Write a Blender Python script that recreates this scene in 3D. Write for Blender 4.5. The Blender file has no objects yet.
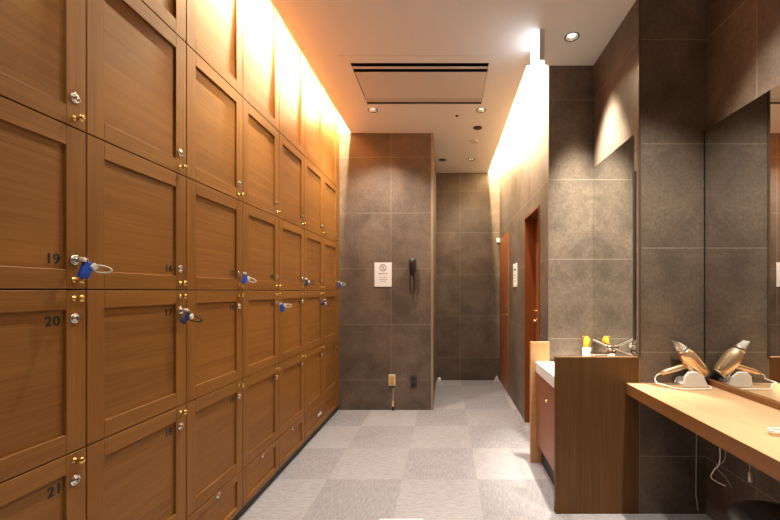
import bpy, bmesh, math, random
from mathutils import Vector, Matrix, Euler
random.seed(7)
SC = bpy.context.scene
COL = SC.collection
PI = math.pi
EYE = 1.264
F = 378.0
VX, VY = 446.0, 291.0

# ------------------------------------------------------------------ materials
class NT:
    def __init__(s, m): s.t = m.node_tree; s.n = s.t.nodes; s.l = s.t.links
    def add(s, typ, **kw):
        n = s.n.new(typ)
        for k, v in kw.items(): setattr(n, k, v)
        return n
    def put(s, sock, v):
        if isinstance(v, bpy.types.NodeSocket): s.l.new(v, sock)
        elif v is not None: sock.default_value = v
    def math(s, op, a, b=None, c=None):
        n = s.add('ShaderNodeMath', operation=op)
        for i, v in enumerate((a, b, c)): s.put(n.inputs[i], v)
        return n.outputs[0]
    def mix(s, f, a, b, blend='MIX'):
        n = s.add('ShaderNodeMix', data_type='RGBA', blend_type=blend)
        s.put(n.inputs['Factor'], f); s.put(n.inputs['A'], a); s.put(n.inputs['B'], b)
        return [o for o in n.outputs if o.type == 'RGBA'][0]
    def rng(s, v, a, b, c, d):
        n = s.add('ShaderNodeMapRange')
        s.put(n.inputs[0], v)
        for i, x in enumerate((a, b, c, d)): n.inputs[i + 1].default_value = x
        return n.outputs[0]
    def noise(s, vec, scale, detail=4, rough=.5, dist=0.0):
        n = s.add('ShaderNodeTexNoise')
        s.put(n.inputs['Vector'], vec)
        n.inputs['Scale'].default_value = scale; n.inputs['Detail'].default_value = detail
        n.inputs['Roughness'].default_value = rough; n.inputs['Distortion'].default_value = dist
        return n.outputs['Fac']

def c4(c): return (c[0], c[1], c[2], 1.0)

def mat(name, col, rough=.5, metal=0.0, emit=None, est=0.0, trans=0.0, alpha=1.0, coat=0.0, ior=None):
    m = bpy.data.materials.new(name); m.use_nodes = True
    b = m.node_tree.nodes['Principled BSDF']
    b.inputs['Base Color'].default_value = c4(col)
    b.inputs['Roughness'].default_value = rough
    b.inputs['Metallic'].default_value = metal
    b.inputs['Transmission Weight'].default_value = trans
    b.inputs['Coat Weight'].default_value = coat
    if ior: b.inputs['IOR'].default_value = ior
    if emit:
        b.inputs['Emission Color'].default_value = c4(emit); b.inputs['Emission Strength'].default_value = est
    # faint surface variation so that every surface is a procedural one
    if not emit and trans == 0 and metal < .5:
        t = NT(m); tc = t.add('ShaderNodeTexCoord')
        f = t.noise(tc.outputs['Object'], 150, 2)
        k = t.rng(f, .3, .7, .985, 1.015)
        t.put(b.inputs['Base Color'], t.mix(1.0, c4(col), k, 'MULTIPLY'))
    return m

def wood(name, dark, light, axis, rough=.45, fine=1.0, contrast=1.0, coat=.0):
    """straight-grained wood; axis = the local axis along which the grain runs"""
    m = bpy.data.materials.new(name); m.use_nodes = True
    t = NT(m); b = t.n['Principled BSDF']
    tc = t.add('ShaderNodeTexCoord'); oi = t.add('ShaderNodeObjectInfo')
    off = t.add('ShaderNodeCombineXYZ')
    r = t.math('MULTIPLY', oi.outputs['Random'], 37.0)
    for i in range(3): t.put(off.inputs[i], r)
    va = t.add('ShaderNodeVectorMath', operation='ADD')
    t.put(va.inputs[0], tc.outputs['Object']); t.put(va.inputs[1], off.outputs[0])
    def mapped(s_long, s_cross):
        mp = t.add('ShaderNodeMapping')
        t.put(mp.inputs['Vector'], va.outputs[0])
        mp.inputs['Scale'].default_value = [s_long if i == axis else s_cross for i in range(3)]
        return mp.outputs[0]
    f1 = t.noise(mapped(1.2, 26 * fine), 1.0, 5, .6, .35)
    f2 = t.noise(mapped(3.0, 150 * fine), 1.0, 4, .6, .1)
    f3 = t.noise(mapped(.8, 4.0), 1.0, 2, .5, .3)
    f = t.math('ADD', t.math('MULTIPLY', f1, .5), t.math('MULTIPLY', f2, .5))
    f = t.math('ADD', t.math('MULTIPLY', f, .75), t.math('MULTIPLY', f3, .25))
    f = t.rng(f, .5 - .16 / contrast, .5 + .16 / contrast, 0, 1)
    col = t.mix(f, c4(dark), c4(light))
    var = t.rng(oi.outputs['Random'], 0, 1, .93, 1.07)
    col = t.mix(1.0, col, var, 'MULTIPLY')
    t.put(b.inputs['Base Color'], col)
    b.inputs['Roughness'].default_value = rough
    b.inputs['Specular IOR Level'].default_value = .28
    bp = t.add('ShaderNodeBump'); bp.inputs['Strength'].default_value = .06; bp.inputs['Distance'].default_value = .002
    t.put(bp.inputs['Height'], f2); t.put(b.inputs['Normal'], bp.outputs[0])
    return m

TP = .5915
def tile(name, ox=0.0, oy=0.0, oz=.318, base=(.136, .102, .075), rough=.55):
    """large square stone tiles; ox / oy = where a vertical joint stands on faces looking along y / x"""
    m = bpy.data.materials.new(name); m.use_nodes = True
    t = NT(m); b = t.n['Principled BSDF']
    tc = t.add('ShaderNodeTexCoord'); g = t.add('ShaderNodeNewGeometry')
    sp = t.add('ShaderNodeSeparateXYZ'); t.put(sp.inputs[0], tc.outputs['Object'])
    sn = t.add('ShaderNodeSeparateXYZ'); t.put(sn.inputs[0], g.outputs['True Normal'])
    side = t.math('GREATER_THAN', t.math('ABSOLUTE', sn.outputs[0]), .5)
    u = t.math('ADD', t.math('MULTIPLY', side, t.math('SUBTRACT', sp.outputs[1], oy)),
               t.math('MULTIPLY', t.math('SUBTRACT', 1.0, side), t.math('SUBTRACT', sp.outputs[0], ox)))
    v = t.math('SUBTRACT', sp.outputs[2], oz)
    d = t.math('MINIMUM', t.math('PINGPONG', u, TP / 2), t.math('PINGPONG', v, TP / 2))
    line = t.rng(d, .0016, .0034, 1, 0)
    cid = t.add('ShaderNodeCombineXYZ')
    t.put(cid.inputs[0], t.math('FLOOR', t.math('DIVIDE', u, TP))); t.put(cid.inputs[1], t.math('FLOOR', t.math('DIVIDE', v, TP)))
    t.put(cid.inputs[2], side)
    wn = t.add('ShaderNodeTexWhiteNoise'); t.put(wn.inputs['Vector'], cid.outputs[0])
    cloud = t.noise(tc.outputs['Object'], 3.2, 6, .62, .4)
    speck = t.noise(tc.outputs['Object'], 55, 6, .7)
    spot = t.noise(tc.outputs['Object'], 120, 2, .5)
    k = t.math('MULTIPLY', t.rng(cloud, .25, .75, .50, 1.50), t.rng(speck, .25, .75, .62, 1.38))
    k = t.math('MULTIPLY', k, t.rng(wn.outputs['Value'], 0, 1, .92, 1.08))
    col = t.mix(1.0, c4(base), k, 'MULTIPLY')
    col = t.mix(t.rng(spot, .70, .78, 0, .45), col, c4([x * 2.0 for x in base]))
    col = t.mix(t.math('MULTIPLY', line, .6), col, (.36, .29, .225, 1))
    t.put(b.inputs['Base Color'], col)
    t.put(b.inputs['Roughness'], t.rng(speck, .3, .7, rough - .08, rough + .1))
    bp = t.add('ShaderNodeBump'); bp.inputs['Strength'].default_value = .12; bp.inputs['Distance'].default_value = .003
    t.put(bp.inputs['Height'], t.math('SUBTRACT', speck, line)); t.put(b.inputs['Normal'], bp.outputs[0])
    return m

def carpet(name):
    m = bpy.data.materials.new(name); m.use_nodes = True
    t = NT(m); b = t.n['Principled BSDF']
    tc = t.add('ShaderNodeTexCoord')
    sp = t.add('ShaderNodeSeparateXYZ'); t.put(sp.inputs[0], tc.outputs['Object'])
    P = .502
    u = t.math('DIVIDE', t.math('SUBTRACT', sp.outputs[0], -.293), P)
    v = t.math('DIVIDE', t.math('SUBTRACT', sp.outputs[1], 2.537), P)
    fu, fv = t.math('FLOOR', u), t.math('FLOOR', v)
    par = t.math('FLOORED_MODULO', t.math('ADD', fu, fv), 2.0)      # 0 = the darker square
    cid = t.add('ShaderNodeCombineXYZ'); t.put(cid.inputs[0], fu); t.put(cid.inputs[1], fv)
    wn = t.add('ShaderNodeTexWhiteNoise'); t.put(wn.inputs['Vector'], cid.outputs[0])
    def ribs(sx, sy):
        mp = t.add('ShaderNodeMapping'); t.put(mp.inputs['Vector'], tc.outputs['Object'])
        mp.inputs['Scale'].default_value = (sx, sy, 1)
        return t.noise(mp.outputs[0], 1.0, 4, .65)
    rx, ry = ribs(16, 105), ribs(105, 16)
    rib = t.math('ADD', t.math('MULTIPLY', rx, par), t.math('MULTIPLY', ry, t.math('SUBTRACT', 1.0, par)))
    tuft = t.noise(tc.outputs['Object'], 170, 2, .6)
    wear = t.noise(tc.outputs['Object'], 2.2, 4, .55)
    col = t.mix(par, (.318, .308, .324, 1), (.364, .352, .368, 1))
    k = t.math('MULTIPLY', t.rng(rib, .3, .7, .80, 1.20), t.rng(tuft, .3, .7, .78, 1.22))
    k = t.math('MULTIPLY', k, t.rng(wn.outputs['Value'], 0, 1, .95, 1.05))
    k = t.math('MULTIPLY', k, t.rng(wear, .3, .7, .95, 1.05))
    col = t.mix(1.0, col, k, 'MULTIPLY')
    t.put(b.inputs['Base Color'], col); b.inputs['Roughness'].default_value = .95
    b.inputs['Specular IOR Level'].default_value = .15
    bp = t.add('ShaderNodeBump'); bp.inputs['Strength'].default_value = .5; bp.inputs['Distance'].default_value = .004
    t.put(bp.inputs['Height'], t.math('ADD', rib, tuft)); t.put(b.inputs['Normal'], bp.outputs[0])
    return m

M = {}
LK_D, LK_L = (.185, .072, .0135), (.315, .134, .028)
M['lock_h'] = wood('oak_across', LK_D, LK_L, 1, fine=1.7, contrast=1.2)
M['lock_v'] = wood('oak_upright', LK_D, LK_L, 2, fine=1.5)
M['lock_in'] = mat('carcass_brown', (.05, .022, .010), .7)
M['counter'] = wood('counter_oak', (.42, .26, .135), (.55, .36, .20), 1, rough=.4)
M['counter_edge'] = wood('counter_edge_oak', (.155, .066, .020), (.22, .10, .034), 1, rough=.4)
M['walnut'] = wood('walnut_upright', (.082, .034, .0075), (.150, .068, .018), 2, rough=.6)
M['walnut_lit'] = wood('walnut_lamplit', (.40, .21, .09), (.52, .29, .13), 0, rough=.4)  # same walnut as the side panel, basin lamp brightness put into its colour
M['redwood'] = wood('red_brown_across', (.23, .085, .042), (.31, .125, .062), 1, rough=.4, contrast=.7)
M['door'] = wood('red_brown_door', (.26, .075, .022), (.40, .13, .04), 2, rough=.35)
M['jamb'] = wood('red_brown_jamb', (.20, .062, .02), (.30, .10, .034), 2, rough=.4)
M['tile_end'] = tile('stone_tile_end', ox=-.584, oy=4.015)
M['tile_far'] = tile('stone_tile_far', ox=.199, oy=5.369)
M['tile_cor'] = tile('stone_tile_corridor', ox=.7625, oy=2.81)
M['tile_pier'] = tile('stone_tile_pier', ox=1.096, oy=2.482, oz=.325)
M['tile_van'] = tile('stone_tile_vanity', ox=1.475, oy=1.793, oz=.325)
M['carpet'] = carpet('carpet_tiles')
M['plaster'] = mat('ceiling_plaster', (.86, .83, .79), .85)
M['slot_white'] = mat('cove_plaster', (.86, .83, .78), .85)
M['rear'] = mat('rear_plaster', (.55, .46, .36), .8)
M['black'] = mat('matt_black', (.012, .011, .010), .5)
M['shadow_black'] = mat('soft_black', (.02, .017, .014), .8)
M['gloss_black'] = mat('gloss_black', (.015, .014, .014), .22)
M['gold'] = mat('polished_brass', (.86, .58, .20), .18, 1.0)
M['chrome'] = mat('chrome', (.80, .79, .76), .12, 1.0)
M['steel'] = mat('brushed_steel', (.62, .58, .52), .3, 1.0)
M['reflector'] = mat('lamp_reflector', (.86, .84, .80), .22, 1.0)
M['bronze'] = mat('dark_bronze', (.10, .065, .045), .35, .8)
M['mirror'] = mat('mirror_silver', (.82, .835, .81), .0, 1.0)
M['mirror_side'] = mat('mirror_edge', (.10, .13, .11), .2)
M['white'] = mat('white_acrylic', (.86, .84, .80), .25)
M['white_matt'] = mat('white_plastic', (.80, .78, .74), .45)
M['paper'] = mat('notice_white', (.90, .89, .87), .6)
M['ink'] = mat('notice_ink', (.10, .10, .12), .6)
M['ink_soft'] = mat('notice_grey_ink', (.42, .41, .40), .6)
M['number'] = mat('number_black', (.012, .010, .010), .45)
M['blue'] = mat('tag_blue', (.008, .075, .50), .35)
M['navy'] = mat('tag_navy', (.012, .022, .085), .35)
M['coil'] = mat('coil_white', (.80, .77, .68), .35)
M['cream'] = mat('cream_plastic', (.78, .66, .44), .4)
M['amber'] = mat('amber_plastic', (.62, .36, .09), .4)
M['grey'] = mat('grey_plastic', (.40, .36, .33), .5)
M['darkgrey'] = mat('dark_grey_plastic', (.055, .050, .047), .4)
M['ac'] = mat('appliance_white', (.72, .66, .60), .5)
M['ac_flap'] = mat('appliance_flap', (.58, .52, .46), .5)
M['sign_side'] = mat('sign_grey', (.74, .72, .71), .5)
M['sign_lit'] = mat('sign_lit', (.9, .95, 1), .5, emit=(.80, .90, 1.0), est=3.5)
M['lamp'] = mat('lamp_glow', (1, .9, .75), .5, emit=(1.0, .88, .70), est=10.0)
M['copper'] = mat('rose_gold', (.93, .66, .40), .24, .8)
M['clear'] = mat('clear_plastic', (.90, .86, .80), .12, trans=.35, ior=1.3)
M['soap_yellow'] = mat('yellow_plastic', (.58, .36, .03), .3)
M['soap_white'] = mat('bottle_white', (.85, .82, .70), .25)
M['tap'] = mat('tap_metal', (.50, .40, .34), .18, 1.0)
M['trimwood'] = wood('trim_wood', (.085, .055, .038), (.13, .085, .058), 2)
M['trimstone'] = mat('trim_metal', (.36, .29, .23), .4, .3)
M['led'] = mat('led_profile', (.8, .8, .8), .5)
M['seat'] = mat('black_leather', (.010, .009, .009), .45)

# ------------------------------------------------------------------ mesh building
class MB:
    def __init__(s): s.bm = bmesh.new(); s.mats = []
    def mi(s, m):
        if m not in s.mats: s.mats.append(m)
        return s.mats.index(m)
    def _fin(s, faces, m, smooth=False):
        i = s.mi(m)
        for f in faces: f.material_index = i; f.smooth = smooth
    def merge(s, b, m, mtx=None, smooth=False):
        if mtx is not None: bmesh.ops.transform(b, matrix=mtx, verts=b.verts)
        mp = {v: s.bm.verts.new(v.co) for v in b.verts}
        fs = []
        for f in b.faces:
            try: fs.append(s.bm.faces.new([mp[v] for v in f.verts]))
            except ValueError: pass
        b.free(); s._fin(fs, m, smooth)
    def box(s, x0, x1, y0, y1, z0, z1, m, bev=0.0, seg=1, mtx=None):
        b = bmesh.new(); bmesh.ops.create_cube(b, size=1)
        for v in b.verts:
            v.co = Vector((x0 + (v.co.x + .5) * (x1 - x0), y0 + (v.co.y + .5) * (y1 - y0), z0 + (v.co.z + .5) * (z1 - z0)))
        if bev: bmesh.ops.bevel(b, geom=b.edges[:], offset=bev, segments=seg, profile=.5, affect='EDGES')
        s.merge(b, m, mtx); return s
    def lathe(s, prof, m, mtx=None, n=24, smooth=True):
        """profile of (radius, height) turned about z"""
        b = bmesh.new(); rings = []
        for r, z in prof:
            if r < 1e-6: rings.append([b.verts.new((0, 0, z))])
            else: rings.append([b.verts.new((r * math.cos(2 * PI * k / n), r * math.sin(2 * PI * k / n), z)) for k in range(n)])
        for a, c in zip(rings, rings[1:]):
            for k in range(n):
                q = []
                for v in (a[k % len(a)], a[(k + 1) % len(a)], c[(k + 1) % len(c)], c[k % len(c)]):
                    if v not in q: q.append(v)
                if len(q) > 2: b.faces.new(q)
        bmesh.ops.recalc_face_normals(b, faces=b.faces)
        s.merge(b, m, mtx, smooth); return s
    def tube(s, pts, r, m, n=10, closed=False, smooth=True, sy=1.0):
        pts = [Vector(p) for p in pts]; N = len(pts)
        rs = r if isinstance(r, (list, tuple)) else [r] * N
        b = bmesh.new(); rings = []; up = None
        for i, p in enumerate(pts):
            if closed: d = pts[(i + 1) % N] - pts[i - 1]
            else: d = pts[min(i + 1, N - 1)] - pts[max(i - 1, 0)]
            d.normalize()
            if up is None:
                up = Vector((0, 0, 1)) if abs(d.z) < .9 else Vector((0, 1, 0))
            side = d.cross(up).normalized(); up = side.cross(d).normalized()
            rings.append([b.verts.new(p + side * (rs[i] * sy * math.cos(2 * PI * k / n)) + up * (rs[i] * math.sin(2 * PI * k / n))) for k in range(n)])
        for i in range(N if closed else N - 1):
            a, c = rings[i], rings[(i + 1) % N]
            for k in range(n): b.faces.new((a[k], a[(k + 1) % n], c[(k + 1) % n], c[k]))
        if not closed:
            b.faces.new(rings[0]); b.faces.new(rings[-1])
        bmesh.ops.recalc_face_normals(b, faces=b.faces)
        s.merge(b, m, None, smooth); return s
    def prism(s, poly, m, frame, depth, bev=0.0, seg=2):
        """2-D outline (a,b) placed by frame(a,b,t) -> point, thickness depth along t"""
        b = bmesh.new()
        A = [b.verts.new((p[0], p[1], 0)) for p in poly]; B = [b.verts.new((p[0], p[1], depth)) for p in poly]
        b.faces.new(A[::-1]); b.faces.new(B); n = len(poly)
        for i in range(n): b.faces.new((A[i], A[(i + 1) % n], B[(i + 1) % n], B[i]))
        if bev:
            es = [e for e in b.edges if abs(e.verts[0].co.z - e.verts[1].co.z) < 1e-7]
            bmesh.ops.bevel(b, geom=es, offset=bev, segments=seg, profile=.5, affect='EDGES')
        for v in b.verts: v.co = Vector(frame(v.co.x, v.co.y, v.co.z))
        bmesh.ops.recalc_face_normals(b, faces=b.faces)
        s.merge(b, m); return s
    def sheet(s, outer, holes, z, m, down=True):
        """flat sheet with holes at height z"""
        b = bmesh.new(); es = []
        for loop in [outer] + holes:
            vs = [b.verts.new((p[0], p[1], z)) for p in loop]
            for i in range(len(vs)): es.append(b.edges.new((vs[i], vs[(i + 1) % len(vs)])))
        bmesh.ops.triangle_fill(b, use_beauty=True, use_dissolve=False, edges=es)
        for f in b.faces:
            f.normal_update()
            if (f.normal.z > 0) == down: f.normal_flip()
        s.merge(b, m); return s
    def quad(s, pts, m):
        vs = [s.bm.verts.new(p) for p in pts]; s._fin([s.bm.faces.new(vs)], m); return s
    def mesh(s, name):
        me = bpy.data.meshes.new(name); s.bm.to_mesh(me); s.bm.free()
        for m in s.mats: me.materials.append(m)
        return me
    def build(s, name, parent=None, loc=None):
        o = bpy.data.objects.new(name, s.mesh(name)); COL.objects.link(o)
        if parent is not None: o.parent = parent
        if loc is not None: o.location = loc
        return o

def tag(o, label, cat, group=None):
    o['label'] = label; o['category'] = cat
    if group: o['group'] = group
    return o
def thing(name, label, cat, loc=(0, 0, 0), group=None):
    o = bpy.data.objects.new(name, None); COL.objects.link(o); o.location = loc; o.empty_display_size = .1
    return tag(o, label, cat, group)
def struct(o): o['kind'] = 'structure'; return o
def circ(x, y, r, n=24): return [(x + r * math.cos(2 * PI * k / n), y + r * math.sin(2 * PI * k / n)) for k in range(n)]
def rect(x0, x1, y0, y1): return [(x0, y0), (x1, y0), (x1, y1), (x0, y1)]
def rx(a): return Matrix.Rotation(a, 4, 'X')
def ry(a): return Matrix.Rotation(a, 4, 'Y')
def rz(a): return Matrix.Rotation(a, 4, 'Z')
def T(x, y, z): return Matrix.Translation((x, y, z))
def bez(p, n=20):
    """smooth line through control points (Catmull-Rom)"""
    p = [Vector(q) for q in p]; out = []
    for i in range(len(p) - 1):
        a, b, c, d = p[max(i - 1, 0)], p[i], p[i + 1], p[min(i + 2, len(p) - 1)]
        for k in range(n):
            t = k / n
            out.append(.5 * ((2 * b) + (c - a) * t + (2 * a - 5 * b + 4 * c - d) * t * t + (3 * b - a - 3 * c + d) * t ** 3))
    out.append(p[-1]); return out

def text_mesh(s, height, m, extrude=.0008):
    cu = bpy.data.curves.new('digits', 'FONT'); cu.body = s; cu.size = 1; cu.extrude = .02; cu.space_character = 1.06; cu.offset = .018
    ob = bpy.data.objects.new('digits', cu); COL.objects.link(ob)
    dg = bpy.context.evaluated_depsgraph_get(); dg.update()
    me = bpy.data.meshes.new_from_object(ob.evaluated_get(dg))
    bpy.data.objects.remove(ob)
    ys = [v.co.y for v in me.vertices]; xs = [v.co.x for v in me.vertices]
    k = height / (max(ys) - min(ys)); x0, y0 = min(xs), min(ys)
    for v in me.vertices: v.co = Vector(((v.co.x - x0) * k, (v.co.y - y0) * k, extrude * (v.co.z / .02)))
    me.materials.clear(); me.materials.append(m)
    return me, (max(xs) - x0) * k

# ------------------------------------------------------------------ the room
CEIL = 2.94
XL = -1.129            # locker fronts
XC = .7625             # corridor wall
XP = 1.096             # mirror wall over the basin / pier side
XV = 1.475             # wall behind the vanity counter
YP = 2.145              # pier face
YB = 2.81              # wall behind the basin
YE = 4.015             # end wall
YF = 5.369             # far wall
XS = -.138             # end wall's free corner
YR = -1.9              # wall behind the camera
COVE_L, COVE_R = -1.012, .60

b = MB(); b.box(-1.75, 1.75, YR - .1, YF + .15, -.06, 0, M['carpet']); struct(b.build('floor'))
b = MB(); b.box(-1.75, XS, YE, YF + .15, 0, 3.55, M['tile_end']); struct(b.build('wall_end'))
b = MB(); b.box(XS, 1.75, YF, YF + .15, 0, 3.55, M['tile_far']); struct(b.build('wall_far'))
D1 = (3.075, 3.647, 1.964)
b = MB()
b.box(XC, 1.75, YB, D1[0], 0, 3.55, M['tile_cor']); b.box(XC, 1.75, D1[1], YF, 0, 3.55, M['tile_cor'])
b.box(XC, 1.75, D1[0], D1[1], D1[2], 3.55, M['tile_cor']); b.box(.905, 1.75, D1[0], D1[1], 0, D1[2], M['tile_cor'])
struct(b.build('wall_corridor'))
b = MB(); b.box(XP, 1.75, YP, YB, 0, 3.2, M['tile_pier']); struct(b.build('wall_pier'))
b = MB(); b.box(XV, 1.75, YR, YP, 0, 3.2, M['tile_van']); struct(b.build('wall_vanity'))
b = MB(); b.box(-1.75, 1.75, YR - .1, YR, 0, 3.3, M['rear']); struct(b.build('wall_rear'))
b = MB(); b.box(-1.75, XL - .002, YR, .7285, 0, 3.3, M['lock_v']); b.box(-1.75, -1.66, .7285, YE, 0, 3.3, M['rear']); struct(b.build('wall_left'))

LAMPS = [(-.678, 3.5), (.325, 3.5), (.322, 4.8), (.83, 2.493)]
ACX0, ACX1, ACY0, ACY1 = -.705, .317, 2.77, 3.385
holes = [circ(x, y, .0405) for x, y in LAMPS] + [rect(ACX0, ACX1, ACY0, ACY1)]
b = MB()
outer = [(COVE_L, YR), (XV + .01, YR), (XV + .01, YP), (XP, YP), (XP, YB), (COVE_R, YB), (COVE_R, YF), (XS, YF), (XS, YE), (COVE_L, YE)]
b.sheet(outer, holes, CEIL, M['plaster'])
b.quad([(COVE_L, YR, CEIL), (COVE_L, YE, CEIL), (COVE_L, YE, CEIL + .02), (COVE_L, YR, CEIL + .02)], M['plaster'])
b.quad([(COVE_R, YB, CEIL), (COVE_R, YF, CEIL), (COVE_R, YF, CEIL + .02), (COVE_R, YB, CEIL + .02)], M['plaster'])
b.quad([(COVE_R, YB, CEIL), (XC, YB, CEIL), (XC, YB, 3.55), (COVE_R, YB, 3.55)], M['slot_white'])
# the two light coves above the ceiling
b.box(-1.75, -.85, YR, YE, 3.24, 3.30, M['slot_white'])
b.quad([(COVE_L, YR, CEIL + .02), (COVE_L, YE, CEIL + .02), (-.87, YE, CEIL + .02), (-.87, YR, CEIL + .02)], M['slot_white'])
b.quad([(-.87, YR, CEIL + .02), (-.87, YE, CEIL + .02), (-.87, YE, 3.24), (-.87, YR, 3.24)], M['slot_white'])
b.box(.40, XC, YB, YF, 3.50, 3.56, M['slot_white'])
b.quad([(COVE_R, YB, CEIL + .02), (COVE_R, YF, CEIL + .02), (.44, YF, CEIL + .02), (.44, YB, CEIL + .02)], M['slot_white'])
b.quad([(.44, YB, CEIL + .02), (.44, YF, CEIL + .02), (.44, YF, 3.50), (.44, YB, 3.50)], M['slot_white'])
b.quad([(.44, YB, CEIL + .02), (COVE_R, YB, CEIL + .02), (COVE_R, YB, 3.50), (.44, YB, 3.50)], M['slot_white'])
# white cove ends and the white strip of corridor wall inside the cove
b.box(-1.75, COVE_L + .14, YE - .004, YE + .01, CEIL, 3.30, M['slot_white'])
b.box(.44, XC, YF - .004, YF + .01, CEIL, 3.55, M['slot_white'])
b.box(XC - .004, XC + .01, YB, YF, CEIL, 3.55, M['slot_white'])
struct(b.build('ceiling'))

# corner trims
b = MB(); b.box(XS - .022, XS + .003, YE - .003, YE + .02, 0, CEIL, M['trimstone'], .001); struct(b.build('trim_1'))
b = MB(); b.box(XP - .004, XP + .010, YP - .004, YP + .012, .89, CEIL, M['trimwood'], .001); struct(b.build('trim_2'))
b = MB(); b.box(XP - .005, XP, 2.178, 2.203, .985, 1.955, M['black']); struct(b.build('trim_3'))
b = MB(); b.box(XS, XC, YF - .006, YF, 0, .004, M['black']); struct(b.build('trim_4'))
b = MB(); b.box(-1.175, XL - .003, 3.934, YE, .056, 3.2, M['lock_v']); struct(b.build('trim_5'))

b = MB(); b.box(XV - .012, XV, YP - .008, YP, .78, 2.173, M['black']); struct(b.build('trim_7'))

# doors on the corridor wall
dx = .862
b = MB(); b.box(dx, dx + .04, D1[0] + .016, D1[1] - .016, .006, D1[2] - .016, M['door'], .001)
d = struct(b.build('door_1'))
b = MB()
b.lathe([(0, 0), (.018, 0), (.018, .006), (.010, .008), (.010, .022), (0, .022)], M['gold'], T(dx, 3.585, 1.075) @ ry(-PI / 2), 20)
b.box(dx - .027, dx - .021, 3.573, 3.597, 1.071, 1.079, M['gold'], .002)
b.build('door_lock', d)
b = MB()
b.lathe([(0, 0), (.022, 0), (.022, .006), (.009, .009), (.009, .045), (0, .045)], M['gold'], T(dx, 3.585, .988) @ ry(-PI / 2), 20)
b.tube([(dx - .042, 3.590, .988), (dx - .044, 3.54, .988), (dx - .042, 3.475, .986)], [.008, .008, .007], M['gold'])
b.build('door_handle', d)
b = MB()
j = .016
for (y0, y1) in ((D1[0], D1[0] + j), (D1[1] - j, D1[1])): b.box(XC - .007, .904, y0, y1, 0, D1[2], M['jamb'], .001)
b.box(XC - .007, .904, D1[0], D1[1], D1[2] - j, D1[2], M['jamb'], .001)
struct(b.build('trim_6'))
D2 = (4.60, 5.24, 1.985)
b = MB(); b.box(XC - .008, XC, D2[0], D2[1], .004, D2[2], M['door'], .001)
d = struct(b.build('door_2'))
b = MB()
b.lathe([(0, 0), (.020, 0), (.020, .006), (.009, .009), (.009, .03), (0, .03)], M['gold'], T(XC - .008, 4.76, 1.06) @ ry(-PI / 2), 20)
b.build('door_lock', d)
b = MB()
b.lathe([(0, 0), (.022, 0), (.022, .006), (.009, .009), (.009, .045), (0, .045)], M['gold'], T(XC - .008, 4.72, .965) @ ry(-PI / 2), 20)
b.tube([(XC - .05, 4.715, .965), (XC - .052, 4.78, .965), (XC - .05, 4.83, .963)], .008, M['gold'])
b.build('door_handle', d)

# ------------------------------------------------------------------ lockers
W = .457; G = .0022
Y0 = .7305
ROWS = [(2.342, 3.20), (1.760, 2.342), (1.268, 1.760), (.776, 1.268), (.272, .776)]
STILE, RAIL, REC = .063, .060, .009

def frame_mesh(w, h, rail=RAIL, stile=STILE):
    b = MB()
    b.box(-.020, 0, G, stile, G, h - G, M['lock_v'], .0012); b.box(-.020, 0, w - stile, w - G, G, h - G, M['lock_v'], .0012)
    b.box(-.020, 0, stile, w - stile, G, rail, M['lock_h'], .0012); b.box(-.020, 0, stile, w - stile, h - rail, h - G, M['lock_h'], .0012)
    return b.mesh('door')
def panel_mesh(w, h, rail=RAIL, stile=STILE):
    return MB().box(-.018, -REC, stile + .0003, w - stile - .0003, rail + .0003, h - rail - .0003, M['lock_h']).mesh('panel')
def carcass_mesh(w, h, d=.50):
    b = MB()
    t = .0008
    b.box(-d, -.0225, t, .016, t, h - t, M['lock_in']); b.box(-d, -.0225, w - .016, w - t, t, h - t, M['lock_in'])
    b.box(-d, -.0225, .016, w - .016, t, .016, M['lock_in']); b.box(-d, -.0225, .016, w - .016, h - .016, h - t, M['lock_in'])
    b.box(-d, -d + .01, .016, w - .016, .016, h - .016, M['lock_in'])
    return b.mesh('carcass')
knob_me = MB().lathe([(0, 0), (.0095, 0), (.0095, .0015), (.0055, .003), (.0042, .008), (.0045, .013), (.0085, .0165), (.0112, .0205), (.0105, .0245), (.006, .0272), (0, .0278)],
                     M['gold'], ry(PI / 2), 20).mesh('knob')
lb = MB()
lb.lathe([(0, 0), (.0158, 0), (.0158, .0025), (.0135, .0045), (.0105, .0045), (.0100, .003), (.0092, .003), (.0088, .0065), (0, .0072)], M['chrome'], ry(PI / 2), 24)
lb.box(.0066, .0076, -.0012, .0012, -.006, .006, M['black'])
lock_me = lb.mesh('lock')
def link(name, me, parent, loc=(0, 0, 0)):
    o = bpy.data.objects.new(name, me); COL.objects.link(o); o.parent = parent; o.location = loc; return o

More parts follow.
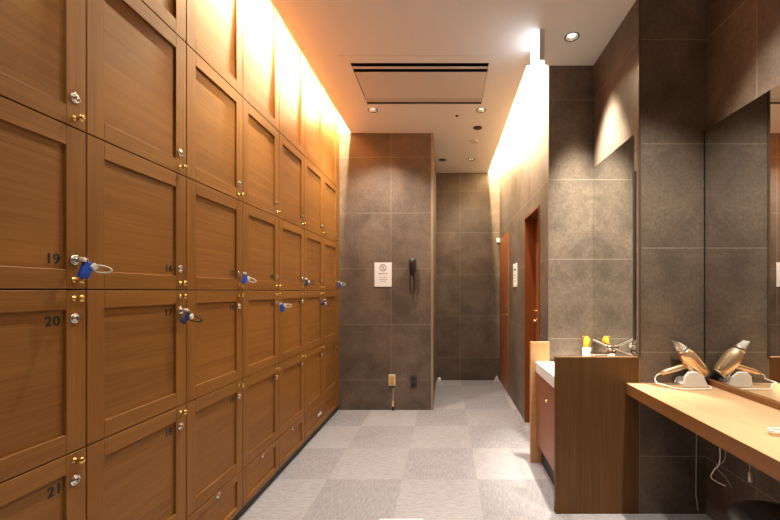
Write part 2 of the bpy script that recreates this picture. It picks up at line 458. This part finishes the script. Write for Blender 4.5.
KEYED = {19: 'blue', 17: 'navy', 13: 'blue', 11: 'blue', 7: 'navy', 5: 'navy', 1: 'blue'}
num_of = lambda c, r: 19 - 3 * c + (r - 2)
lock_pos = {}
protos = []
for r, (z0, z1) in enumerate(ROWS):
    h = z1 - z0
    fr, pn, cs = frame_mesh(W, h), panel_mesh(W, h), carcass_mesh(W, h)
    kz, lz = (.029, .090) if r < 3 else (h - .027, h - .087)
    for c in range(7):
        n = num_of(c, r)
        ref = 19 - 3 * c
        if r == 0: lab = 'unnumbered top-row wooden locker in the cove glow, second above locker %d' % ref
        elif r == 1: lab = 'unnumbered wooden locker with brass knob and lock directly above locker %d' % ref
        elif n in KEYED: lab = 'wooden locker numbered %d with a %s key tag hanging from its lock' % (n, KEYED[n])
        elif n in (21, 18, 15): lab = 'wooden locker numbered %d in the lowest locker row, no key tag' % n
        elif r == 4: lab = 'wooden locker numbered %d in the lowest locker row, under locker %d' % (n, n - 1)
        else: lab = 'wooden locker numbered %d with an empty lock and no key tag' % n
        L = thing('locker', lab, 'locker', (XL, Y0 + c * W, z0), 'wooden lockers along the wall')
        link('carcass', cs, L)
        d = link('door', fr, L)
        link('panel', pn, d)
        if r > 0:
            link('knob', knob_me, d, (0, W - .038, kz))
            link('lock', lock_me, d, (0, W - .038, lz))
            lock_pos[n if r > 1 else -1] = (XL, Y0 + c * W + W - .038, z0 + lz)
        if r > 1:
            me, wd = text_mesh(str(n), .030, M['number'])
            o = link('number', me, d, (-REC + .0006, W - STILE - .011 - wd, (RAIL + .015) if r == 2 else h - RAIL - .016 - .030))
            o.rotation_euler = (PI / 2, 0, PI / 2)

# drawers below the lockers
DZ0, DZ1 = .056, .272
def drawer_unit(c0, nc, label, plate=False):
    w, h = W * nc, DZ1 - DZ0
    L = thing('drawer_unit', label, 'drawer', (XL, Y0 + c0 * W, DZ0), 'low drawers under the lockers')
    link('carcass', carcass_mesh(w, h), L)
    d = link('drawer', frame_mesh(w, h, .038, .055), L)
    link('panel', panel_mesh(w, h, .038, .055), d)
    if plate:
        MB().box(-REC, -REC + .004, -.045, .045, -.012, .012, M['white_matt'], .001).build('white_plate', d, (0, w * .42, h * .47))
    else:
        link('lock', lock_me, d, (0, w / 2, h - .020))
    return L
for c in range(5):
    drawer_unit(c, 1, 'narrow wooden drawer unit under locker %d, round lock on its top edge' % (21 - 3 * c))
drawer_unit(5, 2, 'double-width wooden drawer unit under lockers 6 and 3 with a white plate', True)
b = MB(); b.box(-1.60, XL - .020, Y0, YE - .001, 0, .0555, M['black'])
tag(b.build('plinth'), 'black recessed plinth running under the wooden drawers', 'plinth')

# keys with wrist coils hanging from the locks
def key_tag(n, colour, ang, swing):
    x, y, z = lock_pos[n]
    words = {'blue': 'bright blue', 'navy': 'dark navy'}[colour]
    k = thing('wristband_key', '%s key tag with a coiled wrist cord hanging in the lock of locker %d' % (words, n), 'key tag', (x + .0076, y, z), 'key tags in the locker locks')
    k.rotation_euler = (ang, 0, swing)
    b = MB(); b.box(.0, .020, -.0013, .0013, -.004, .004, M['chrome']); b.lathe([(0, -.0012), (.011, -.0012), (.011, .0012), (0, .0012)], M['gloss_black'], T(.026, 0, -.002) @ rx(PI / 2), 18)
    b.build('key', k)
    m = T(.028, .002, -.030) @ rx(math.radians(-20))
    b = MB(); b.box(-.006, .006, -.015, .015, -.027, .027, M[colour], .005, 3, mtx=m); b.build('tag', k)
    b = MB(); b.box(-.008, .008, -.008, .008, -.005, .007, M['coil'], .002, 1, mtx=T(.028, -.004, -.001) @ rx(math.radians(-20)))
    b.box(-.007, .007, -.009, .009, -.010, .010, M['coil'], .002, 1, mtx=T(.032, .021, -.020) @ rx(math.radians(40)))
    b.build('clasp', k)
    pts = []
    for i in range(36):
        a = 2 * PI * i / 36
        u, v = .034 * math.cos(a), .011 * math.sin(a)
        pts.append((.043 + .60 * u, .033 + u * .48, -.026 - .10 * u + v))
    b = MB(); b.tube(pts, .0026, M['coil'] if colour == 'blue' else M['gloss_black'], 8, closed=True); b.build('wrist_coil', k)
for n, ang, sw in ((19, 0, -.15), (17, -.35, -.25), (13, -.25, -.1), (11, .3, -.4), (7, -.1, -.3), (5, -.7, -.5), (1, .1, -.5)):
    key_tag(n, KEYED[n], ang, sw)

# ------------------------------------------------------------------ ceiling things
LNAME = ['recessed downlight in the ceiling beside the vent, on the locker side', 'recessed downlight in the ceiling beside the vent, on the corridor side',
         'small recessed downlight in the ceiling just before the far tile wall', 'recessed downlight in the ceiling above the washbasin']
for (x, y), lab in zip(LAMPS, LNAME):
    L = thing('downlight', lab, 'downlight', (x, y, CEIL), 'recessed downlights')
    MB().lathe([(.0400, .001), (.0475, .001), (.0475, -.003), (.0455, -.005), (.0405, -.004), (.0395, .002), (.0400, .001)], M['bronze'], None, 32).build('trim_ring', L)
    MB().lathe([(.0398, .0), (.036, .018), (.028, .042), (.021, .052)], M['reflector'], None, 32).build('reflector', L)
    MB().lathe([(.026, .044), (.024, .030), (.014, .024), (0, .022)], M['lamp'], None, 24).build('bulb', L)
def disc(name, lab, cat, x, y, r, m1, m2, t=.006):
    L = thing(name, lab, cat, (x, y, CEIL))
    MB().lathe([(0, .0), (r, .0), (r, -t * .6), (r * .93, -t), (r * .80, -t), (r * .78, -t * .6), (0, -t * .6)], m1, None, 32).build('rim', L)
    MB().lathe([(0, -t * .62), (r * .78, -t * .62), (r * .70, -t * .9), (0, -t * .9)], m2, None, 32).build('cover', L)
disc('ceiling_speaker', 'dark round speaker in the ceiling behind the corridor-side downlight', 'speaker', .324, 3.88, .046, M['bronze'], M['darkgrey'])
disc('smoke_detector', 'pale round smoke detector flush with the ceiling, near the dark speaker', 'smoke detector', .316, 4.237, .050, M['plaster'], M['ac'], .012)
disc('ceiling_vent', 'dull grey-brown round vent in the ceiling near the far wall', 'vent', -.045, 4.825, .056, M['grey'], M['bronze'])
L = thing('ceiling_sprinkler', 'tiny dark sprinkler head in the ceiling near the vent', 'sprinkler', (.104, 3.614, CEIL))
MB().lathe([(0, 0), (.016, 0), (.016, -.003), (.006, -.004), (0, -.004)], M['bronze'], None, 20).build('rosette', L)
MB().lathe([(0, -.004), (.004, -.004), (.004, -.008), (.009, -.009), (.009, -.010), (0, -.010)], M['bronze'], None, 16).build('head', L)

A = thing('ceiling_air_conditioner', 'white rectangular air conditioner cassette in the ceiling with dark slots', 'air conditioner', (-.194, 3.07, CEIL))
def ab(name, m, boxes, parent=A):
    b = MB()
    for (x0, x1, y0, y1, z0, z1) in boxes: b.box(x0 + .194, x1 + .194, y0 - 3.07, y1 - 3.07, z0 - CEIL, z1 - CEIL, m, .001)
    return b.build(name, parent)
ab('surround', M['plaster'], [(-.765, ACX0 + .002, 2.69, 3.46, CEIL - .005, CEIL), (ACX1 - .002, .378, 2.69, 3.46, CEIL - .005, CEIL),
                         (ACX0, ACX1, 2.69, ACY0 + .002, CEIL - .005, CEIL), (ACX0, ACX1, ACY1 - .002, 3.46, CEIL - .005, CEIL)])
ab('housing', M['shadow_black'], [(ACX0, ACX0 + .004, ACY0, ACY1, CEIL + .001, CEIL + .14), (ACX1 - .004, ACX1, ACY0, ACY1, CEIL + .001, CEIL + .14),
                            (ACX0, ACX1, ACY0, ACY0 + .004, CEIL + .001, CEIL + .14), (ACX0, ACX1, ACY1 - .004, ACY1, CEIL + .001, CEIL + .14),
                            (ACX0, ACX1, ACY0, ACY1, CEIL + .14, CEIL + .15)])
ab('slot_bar', M['ac'], [(ACX0 + .004, ACX1 - .004, 2.819, 2.848, CEIL - .003, CEIL)])
ab('intake_panel', M['ac'], [(ACX0 + .009, ACX1 - .005, 2.886, 3.272, CEIL - .006, CEIL - .002)])
ab('outlet_flap', M['ac_flap'], [(ACX0 + .006, ACX1 - .004, 3.275, 3.350, CEIL - .003, CEIL)])

S = thing('exit_sign', 'lit white sign box hanging from the ceiling, seen nearly edge on', 'sign', (.61, 2.53, CEIL))
MB().box(-.013, .021, -.115, .115, -.200, 0, M['sign_side'], .002).build('housing', S)
b = MB(); b.box(-.017, -.0132, -.112, .112, -.214, -.006, M['sign_lit'], .001); b.box(-.0128, .021, -.112, .112, -.214, -.2005, M['sign_lit'], .001); b.build('lit_face_and_added_lip', S)  # glowing bottom lip added to brighten the sign's dark underside

# ------------------------------------------------------------------ things on the end wall and in the corridor
def notice(name, lab, w, h, placer, lines, emblem):
    N = thing(name, lab, 'notice')
    placer(N)
    MB().box(-w / 2, w / 2, -.006, 0, -h / 2, h / 2, M['paper'], .001).build('board', N)
    b = MB()
    for (cz, ww, hh, soft) in lines:
        nseg = max(3, int(ww / .012)); x = -ww / 2
        rr = random.Random(int(cz * 9999) + 3)
        while x < ww / 2 - .004:
            l = rr.uniform(.006, .014)
            b.box(x, min(x + l, ww / 2), -.0066, -.0060, cz - hh / 2, cz + hh / 2, M['ink_soft'] if soft else M['ink'])
            x += l + .0028
    if lines: b.build('lettering', N)
    if emblem:
        b = MB()
        b.lathe([(.029, 0), (.037, 0), (.037, .0006), (.029, .0006), (.029, 0)], M['ink'], T(0, -.006, .072) @ rx(PI / 2), 32, False)
        b.box(-.010, .010, -.0066, -.006, .056, .060, M['ink']); b.box(-.010, .010, -.0066, -.006, .084, .088, M['ink'])
        b.box(-.012, -.008, -.0066, -.006, .056, .088, M['ink']); b.box(.008, .012, -.0066, -.006, .056, .088, M['ink'])
        b.box(-.028, .028, -.0067, -.006, -.002, .002, M['ink'], mtx=T(0, 0, .072) @ ry(PI / 4))
        b.build('emblem', N)
    return N
def on_end(x, z):
    def f(o): o.location = (x, YE, z)
    return f
notice('wall_notice', 'white notice with a round emblem on the tile wall beside the lockers', .183, .257, on_end(-.668, 1.438),
       [(.010, .10, .012, True), (-.032, .075, .007, True), (-.052, .085, .007, True), (-.072, .06, .007, True)], True)
def on_cor(o): o.location = (XC, 4.15, 1.438); o.rotation_euler = (0, 0, -PI / 2)
notice('wall_notice', 'narrow white notice on the tile wall between the two red-brown doors', .22, .255, on_cor,
       [(.06, .12, .02, False), (.0, .14, .008, True), (-.03, .13, .008, True), (-.06, .10, .008, True)], False)

ex = lambda px: (px - VX) * YE / F
ez = lambda py: EYE - (py - VY) * YE / F
D = thing('wall_torch', 'black handheld torch hanging on the tile wall with a strap loop below', 'torch', (ex(412.5), YE, ez(275)))
b = MB(); b.box(-.033, .033, -.012, 0, .02, .17, M['black'], .004, 2); b.build('holder', D)
b = MB(); b.lathe([(0, -.005), (.018, -.005), (.022, 0), (.028, .04), (.032, .08), (.036, .12), (.036, .155), (.030, .162), (.024, .178), (0, .178)], M['black'], T(0, -.048, -.002), 20); b.build('body', D)
pts = [(.021 * math.copysign(abs(math.cos(a)) ** .5, math.cos(a)), -.040 + .004 * math.cos(a), -.095 + .095 * math.copysign(abs(math.sin(a)) ** .8, math.sin(a))) for a in [2 * PI * i / 40 for i in range(40)]]
b = MB(); b.tube(pts, .0075, M['black'], 8, closed=True)
b.tube(bez([(.004, -.038, -.188), (.014, -.036, -.215), (.004, -.036, -.24), (.010, -.034, -.278)], 8), .0045, M['bronze'], 6)
b.build('strap', D)

O = thing('wall_outlet', 'cream wall outlet low on the tile wall with a cord hanging from it', 'outlet', (ex(392.1), YE, ez(379.8)))
MB().box(-.036, .036, -.010, 0, -.060, .060, M['cream'], .003, 2).build('plate', O)
MB().box(-.022, .022, -.014, -.0102, -.040, .040, M['amber'], .002).build('socket', O)
MB().box(-.030, .018, -.022, 0, -.082, -.0605, M['bronze'], .002).build('bracket', O)
zf = ez(379.8)
b = MB(); x0 = ex(393.3)
Cc = thing('outlet_cord', 'thin cream cord with a plug hanging from the cream outlet', 'cord', (x0, YE - .012, 0))
b.tube(bez([(.002, -.012, zf - .083), (.003, -.010, .20), (0, -.010, .10)], 10), .004, M['cream'], 8); b.build('cord', Cc)
b = MB(); b.box(-.010, .010, -.022, .0, .045, .100, M['cream'], .004, 2); b.build('plug', Cc)
b = MB(); b.box(-.009, .009, -.020, .0, .002, .0445, M['black'], .003, 2); b.build('plug_cap', Cc)
O = thing('wall_outlet', 'dark wall outlet low on the tile wall near the free corner', 'outlet', (ex(413.5), YE, ez(381.2)))
MB().box(-.037, .037, -.009, 0, -.066, .066, M['darkgrey'], .003, 2).build('plate', O)
b = MB(); b.box(-.020, .020, -.012, -.0092, .006, .048, M['gloss_black'], .002); b.box(-.020, .020, -.012, -.0092, -.048, -.006, M['gloss_black'], .002); b.build('socket', O)

b = MB(); b.lathe([(0, 0), (.008, 0), (.008, .003), (.003, .005), (.003, .02), (.010, .024), (.010, .030), (0, .034)], M['bronze'], rx(PI / 2), 16)
tag(b.build('wall_mounted_hook', None, ((460 - VX) * YF / F, YF, EYE + (VY - 244.5) * YF / F)), 'small dark hook on the far tile wall', 'hook')
b = MB(); b.box(-.022, .022, -.03, 0, -.03, .03, M['white_matt'], .006, 2)
tag(b.build('wall_mounted_sensor', None, (XC - .024, YF, EYE + (VY - 240.6) * YF / F)), 'small white sensor on the far tile wall in the corner by the door', 'sensor')
b = MB(); b.prism([(-.04, 0), (.035, 0), (.035, .012), (.012, .075), (-.004, .08)], M['white_matt'], lambda a, c, t: (a, t, c), .05, .006)
tag(b.build('door_stop', None, (XC - .055, YF - .12, 0)), 'white wedge door stop on the floor in the corner by the far door', 'door stop')
b = MB(); b.lathe([(0, 0), (.03, 0), (.032, .012), (.026, .05), (.012, .066), (0, .068)], M['white_matt'], None, 20)
tag(b.build('floor_stop', None, (-.095, 5.25, 0)), 'white round stopper on the floor where the end wall meets the far wall', 'door stop')

# ------------------------------------------------------------------ washbasin unit
PT, PB = .889, 0.0
U = thing('washbasin_cabinet', 'wooden washbasin cabinet between two tall side panels', 'cabinet', (0, 0, 0))
b = MB(); b.box(.622, XP - .001, YP - .002, YP + .030, 0, PT, M['walnut'], .0012); b.build('side_panel', U)['label'] = 'wide dark side panel facing the vanity counter'
b = MB(); b.box(.622, XC - .001, YB - .030, YB - .0, 0, PT, M['walnut_lit'], .0012); b.build('side_panel', U)['label'] = 'walnut end panel by the corridor with lamplight in its colour'
CF = .664
b = MB(); b.box(CF, CF + .02, YP + .032, YB - .032, .152, .672, M['redwood'], .0012)
fp = b.build('front_panel', U)
b = MB(); b.lathe([(0, 0), (.012, 0), (.012, .004), (.007, .006), (.008, .014), (0, .016)], M['gold'], T(CF, 2.485, .54) @ ry(-PI / 2), 16); b.build('knob', fp)
b = MB(); b.box(CF + .021, XP - .003, YP + .032, YB - .032, .152, .60, M['lock_in']); b.build('body', U)
b = MB(); b.box(.702, .72, YP + .032, YB - .032, 0, .151, M['black']); b.build('toe_kick', U)

DT = .744
B = thing('washbasin', 'white washbasin counter set between the wooden side panels', 'washbasin', (0, 0, 0))
b = MB()
y0, y1, x1 = YP + .0305, YB - .0305, XP - .003
bowl = [(.865 + .135 * math.cos(a), 2.48 + .20 * math.sin(a)) for a in [2 * PI * k / 40 for k in range(40)]]
b.sheet(rect(.657, x1, y0, y1), [bowl], DT, M['white'], down=False)
b.quad([(.657, y0, DT), (.657, y1, DT), (.657, y1, DT - .071), (.657, y0, DT - .071)][::-1], M['white'])
b.quad([(.657, y0, DT - .071), (.657, y1, DT - .071), (x1, y1, DT - .071), (x1, y0, DT - .071)], M['white'])
b.quad([(.657, y0, DT), (x1, y0, DT), (x1, y0, DT - .071), (.657, y0, DT - .071)], M['white'])
b.quad([(.657, y1, DT), (x1, y1, DT), (x1, y1, DT - .071), (.657, y1, DT - .071)][::-1], M['white'])
b.build('deck', B)
b = MB()
b.lathe([(1.0, 0), (.97, -.03), (.86, -.09), (.55, -.128), (.12, -.137), (0, -.137)], M['white'], T(.865, 2.48, DT) @ Matrix.Diagonal((.135, .20, 1, 1)), 40)
b.build('bowl', B)
b = MB(); b.lathe([(0, .004), (.02, .004), (.023, .0), (.0, .0)], M['chrome'], T(.865, 2.48, DT - .1365), 20); b.build('drain', B)

Fy = 2.47
Fx = XP
Tp = thing('basin_tap', 'chrome lever tap reaching from the tile wall over the washbasin', 'tap', (Fx, Fy, .860))
b = MB(); b.lathe([(0, 0), (.032, 0), (.032, .006), (.022, .010), (.021, .040), (0, .040)], M['tap'], ry(-PI / 2), 24); b.build('body', Tp)
b = MB(); b.box(-.148, -.034, -.021, .021, -.010, .008, M['tap'], .004, 2); b.box(-.146, -.122, -.012, .012, -.017, -.0105, M['chrome'], .003); b.build('spout', Tp)
b = MB(); b.lathe([(0, .0), (.020, 0), (.022, .02), (.019, .030), (0, .032)], M['tap'], T(-.024, 0, .018), 20)
b.box(-.118, .004, -.015, .015, -.006, .006, M['chrome'], .003, 2, mtx=T(-.030, 0, .046) @ ry(math.radians(24))); b.build('lever', Tp)

Sp = thing('soap_bottle', 'white soap bottle with a yellow pump top beside the mirror corner', 'bottle', (1.022, 2.745, DT))
b = MB(); b.lathe([(0, .0), (.028, .0), (.031, .006), (.031, .10), (.026, .112), (0, .112)], M['soap_white'], None, 24); b.build('body', Sp)
b = MB(); b.lathe([(0, .112), (.0225, .112), (.0245, .115), (.0245, .172), (.018, .176), (.018, .184), (0, .184)], M['soap_yellow'], None, 24)
b.box(-.030, .012, -.008, .008, .1842, .193, M['soap_yellow'], .003, 2); b.build('pump', Sp)
Ch = thing('wall_hook', 'small chrome fitting on the tile strip beside the basin mirror', 'fitting', (XP, 2.185, .935))
b = MB(); b.box(-.006, 0, -.016, .016, -.036, .040, M['chrome'], .002); b.build('plate', Ch)
b = MB(); b.lathe([(0, .0062), (.006, .0062), (.006, .022), (.013, .025), (.013, .032), (0, .034)], M['chrome'], T(0, 0, .018) @ ry(-PI / 2), 16)
b.lathe([(0, .0062), (.006, .0062), (.006, .022), (.012, .025), (.012, .032), (0, .034)], M['gloss_black'], T(0, 0, -.018) @ ry(-PI / 2), 16); b.build('knob', Ch)

MT = 2.173
def mirror(lab, x, y0, y1, z0, z1, t=.006):
    o = thing('wall_mirror', lab, 'mirror', (x, (y0 + y1) / 2, z0))
    hh, hw = z1 - z0, (y1 - y0) / 2
    MB().box(.0015, t, -hw, hw, 0, hh, M['mirror_side']).build('backing', o)
    MB().box(.0, .0014, -hw, hw, 0, hh, M['mirror']).build('glass', o)
b = MB(); b.box(XP - .008, XP - .0005, 2.206, YB - .001, .885, .894, M['steel'], .001); struct(b.build('trim_8'))
mirror('tall frameless mirror above the washbasin reflecting the tile wall', XP - .006, 2.206, YB - .001, .895, MT)
mirror('long frameless mirror above the wooden vanity counter', XV - .010, -1.2, YP - .009, .775, MT, .010)

# ------------------------------------------------------------------ vanity counter
Vc = thing('vanity_counter', 'long wooden vanity counter fixed under the long mirror', 'counter', (0, 0, 0))
b = MB(); b.box(1.019, XV - .001, -1.2, YP - .003, DT - .060, DT, M['counter'], .0012); b.build('top', Vc)
b = MB(); b.box(1.017, 1.0188, -1.2, YP - .003, DT - .061, DT - .0005, M['counter_edge']); b.build('edge_band', Vc)
b = MB(); b.box(XV - .024, XV - .001, -1.2, YP - .03, DT + .0004, DT + .030, M['counter_edge'], .0012); b.build('back_ledge', Vc)

# hair dryer, standing in its white stand at the end of the counter
def hp(px, py, y=2.062): return Vector(((px - VX) * y / F, y, EYE - (py - VY) * y / F))
YD = 2.094
St = thing('dryer_stand', 'white plastic stand holding the rose gold hair dryer', 'stand', (1.342, YD, DT))
poly = [(-.060, .0), (.066, .0), (.066, .018), (.048, .056), (.014, .084), (-.034, .084), (-.056, .060), (-.062, .020)]
b = MB(); b.prism(poly, M['white_matt'], lambda a, c, t: (a, -.062 + t, c), .016, .005); b.build('cheek', St)
b = MB(); b.prism(poly, M['white_matt'], lambda a, c, t: (a * .8 + .004, .040 + t, c * .45), .010, .003); b.build('back_cheek', St)
b = MB(); b.box(-.056, .060, -.0455, .0395, 0, .018, M['white_matt'], .003); b.build('base', St)
H = thing('hair_dryer', 'rose gold hair dryer with a clear nozzle leaning in its white stand', 'hair dryer', (1.36, YD, .77))
ra, fa = hp(702.5, 374.5, YD), hp(682.5, 350.5, YD)
ax = (fa - ra).normalized()
rot = ax.to_track_quat('Z', 'Y').to_matrix().to_4x4()
base = T(*(ra - Vector((1.36, YD, .77)))) @ rot
ln = (fa - ra).length
b = MB(); b.lathe([(0, .006), (.036, .006), (.041, .010), (.044, .04), (.046, .10), (.044, ln - .035), (.034, ln - .008), (.029, ln), (0, ln)], M['copper'], base, 32); b.build('body', H)
b = MB(); b.lathe([(0, -.004), (.030, -.004), (.038, .0), (.0405, .006), (.0405, .0095), (0, .0095)], M['steel'], base, 32); b.build('rear_grille', H)
b = MB(); b.lathe([(.029, ln), (.031, ln + .002), (.031, ln + .014), (.027, ln + .018), (.027, ln)], M['steel'], base, 28); b.build('nozzle_ring', H)
nz = bmesh.new(); prof = []
for (t, a, c) in ((0, .026, .026), (.02, .024, .020), (.040, .027, .009), (.050, .029, .005)):
    prof.append([nz.verts.new((a * math.cos(q), c * math.sin(q), ln + .018 + t)) for q in [2 * PI * k / 28 for k in range(28)]])
for p, q in zip(prof, prof[1:]):
    for k in range(28): nz.faces.new((p[k], p[(k + 1) % 28], q[(k + 1) % 28], q[k]))
b = MB(); b.merge(nz, M['clear'], base, True); b.build('nozzle', H)
o0 = Vector((1.36, YD, .77))
h0, h1 = hp(690, 364.5, YD), hp(661, 373.2, YD)
b = MB(); b.tube([h0 - o0, h0.lerp(h1, .3) - o0, h0.lerp(h1, .8) - o0, h1 - o0], [.015, .0165, .0155, .011], M['copper'], 16); b.build('handle', H)
b = MB()
cp = [hp(661, 373.4, YD), hp(657, 375.2, YD), hp(655, 379, YD), hp(657, 383, 2.045), hp(663, 384.6, 2.04)]
cp += [Vector((1.225, 1.99, DT + .004)), Vector((1.30, 1.985, DT + .004)), Vector((1.39, 1.99, DT + .004)), Vector((1.425, 2.04, DT + .004)), Vector((1.43, 2.10, DT + .004))]
b.tube([p - o0 for p in bez(cp, 10)], .0036, M['coil'], 8); b.build('cord', H)

# loose cord coil on the counter
Cz = DT + .005
b = MB()
pts = []
for i in range(90):
    a = 2 * PI * i / 30
    pts.append((1.215 + .045 * math.cos(a) + .004 * math.sin(a * .37), 1.365 + .022 * math.sin(a), Cz + .0052 * (i / 30) + .001 * math.sin(3 * a)))
b.tube(bez(pts[::3], 3), .0034, M['coil'], 8)
b.tube(bez([(1.215 + .045, 1.365, Cz + .016), (1.24, 1.33, Cz + .012), (1.28, 1.30, Cz), (1.36, 1.33, Cz), (1.44, 1.38, Cz)], 8), .0034, M['coil'], 8)
tag(b.build('coiled_cord'), 'white cord coiled on the wooden vanity counter', 'cord')

# cords hanging below the counter
def vp(px, py, x): y = x * F / (px - VX); return (x, y, EYE - (py - VY) * y / F)
UZ = DT - .0605
X = 1.30
b = MB()
p = [vp(718, 448, X), vp(720, 459, X), vp(714, 470, X), vp(711, 477, X), vp(717, 482, X), vp(726, 486, X)]
p[0] = (p[0][0], p[0][1], UZ)
b.tube(bez(p, 8), .0028, M['coil'], 6)
p = [vp(727, 452, X + .02), vp(725, 458, X + .02), vp(716, 466, X + .02), vp(726, 478, X + .02), vp(732, 488, X + .02)]
p[0] = (p[0][0], p[0][1], UZ)
b.tube(bez(p, 8), .0022, M['grey'], 6)
tag(b.build('hanging_cable'), 'looped white cord hanging below the vanity counter near its middle', 'cord')
b = MB(); p = vp(748, 466, 1.25); q = vp(750.5, 477, 1.25)
b.tube([(p[0], p[1], UZ), (q[0], q[1], q[2] + .02)], .003, M['grey'], 8); b.tube([(q[0], q[1], q[2] + .02), (q[0], q[1], q[2] - .02)], .008, M['white_matt'], 10)
tag(b.build('hanging_plug'), 'short white plug dangling below the vanity counter edge', 'plug')
b = MB(); X = 1.40
p = [vp(697, 470, X), vp(696, 488, X), vp(697, 500, X), vp(698, 511, X)]; p[0] = (p[0][0], p[0][1], UZ)
b.tube(bez(p, 8), [.003] * 25, M['grey'], 6)
tag(b.build('hanging_cable'), 'thin grey cord hanging straight down below the counter close to the pier', 'cord')

# stool under the counter
sx, sy, sz = 1.20, 1.30, .45
Sl = thing('stool', 'black round stool tucked under the vanity counter', 'stool', (sx, sy, 0))
b = MB(); b.lathe([(0, sz - .055), (.165, sz - .055), (.185, sz - .045), (.19, sz - .025), (.182, sz - .006), (.15, sz), (0, sz + .003)], M['seat'], None, 40); b.build('seat', Sl)
for k in range(4):
    a = PI / 4 + k * PI / 2
    b = MB(); b.tube([(.12 * math.cos(a), .12 * math.sin(a), sz - .056), (.185 * math.cos(a), .185 * math.sin(a), .0)], .011, M['gloss_black'], 10); b.build('leg', Sl)
b = MB(); b.tube([(.163 * math.cos(a), .163 * math.sin(a), .15) for a in [2 * PI * k / 32 for k in range(32)]], .007, M['gloss_black'], 8, closed=True); b.build('foot_ring', Sl)

# flat white thing on the carpet at the near edge of the picture
b = MB(); b.box(-.365, -.124, 1.80, 2.069, 0, .020, M['white_matt'], .006, 2)
tag(b.build('bath_scale'), 'flat white bathroom scale lying on the carpet, only its edge in view', 'scale')

# ------------------------------------------------------------------ light
def spot(x, y, watt, size=84, blend=.6, col=(1, .86, .70), z=CEIL - .012, tilt=None, soft=.03, name='downlight_or_fill_lamp'):
    l = bpy.data.lights.new(name, 'SPOT'); l.energy = watt; l.spot_size = math.radians(size); l.spot_blend = blend; l.color = col; l.shadow_soft_size = soft
    o = bpy.data.objects.new(name, l); COL.objects.link(o); o.location = (x, y, z)
    if tilt: o.rotation_euler = tilt
    return o
def strip(x, y0, y1, z, watt, w=.03, col=(1, .74, .43), tilt=0.0, spread=180):
    l = bpy.data.lights.new('cove_led_lamp', 'AREA'); l.shape = 'RECTANGLE'; l.size = w; l.size_y = y1 - y0; l.energy = watt; l.color = col; l.spread = math.radians(spread)
    o = bpy.data.objects.new('cove_led_lamp', l); COL.objects.link(o); o.location = (x, (y0 + y1) / 2, z); o.rotation_euler = (0, tilt, 0)
    return o
WARM = (1, .92, .80)
for (x, y), w in zip(LAMPS, (110, 85, 50, 760)): spot(x, y, w, 120 if x < .8 else 50, .9 if x < .8 else 1.0, WARM if x < .8 else (1, .90, .74), tilt=None if x < .8 else (math.radians(3), math.radians(-10), 0))
# unseen spots above and behind the camera, some added for fill, no fittings built
for x in (-.678, .325):
    for y, e in ((2.0, 85), (.75, 42), (-.6, 30)): spot(x, y, e if x < 0 else e * .8, 100, .7, WARM, soft=.02)
for y in (1.57, .45): spot(1.08, y, 215, 84, .9, (1, .90, .77))
strip(-1.000, 1.80, YE - .03, 3.10, 150, w=.022, tilt=math.radians(62))
strip(.588, YB + .05, YF - .05, 3.12, 235, w=.022, tilt=math.radians(-62))

w = bpy.data.worlds.new('World'); SC.world = w; w.use_nodes = True
w.node_tree.nodes['Background'].inputs[0].default_value = (.02, .018, .015, 1); w.node_tree.nodes['Background'].inputs[1].default_value = 1

cam = bpy.data.cameras.new('camera'); co = bpy.data.objects.new('camera', cam); COL.objects.link(co)
co.location = (0, 0, EYE); co.rotation_euler = (PI / 2, 0, 0)
cam.sensor_width = 36; cam.lens = F / 780 * 36
cam.shift_x = -(VX - 390) / 780; cam.shift_y = (VY - 260) / 780
cam.clip_start = .02
SC.camera = co
vs = SC.view_settings
vs.view_transform = 'Standard'; vs.look = 'None'; vs.exposure = 0.2; vs.gamma = 1.0; vs.use_curve_mapping = False
SC.cycles.max_bounces = 10; SC.cycles.diffuse_bounces = 5; SC.cycles.glossy_bounces = 5
SC.cycles.sample_clamp_indirect = 6.0
SC.cycles.caustics_reflective = False; SC.cycles.caustics_refractive = False
SC.cycles.use_denoising = True
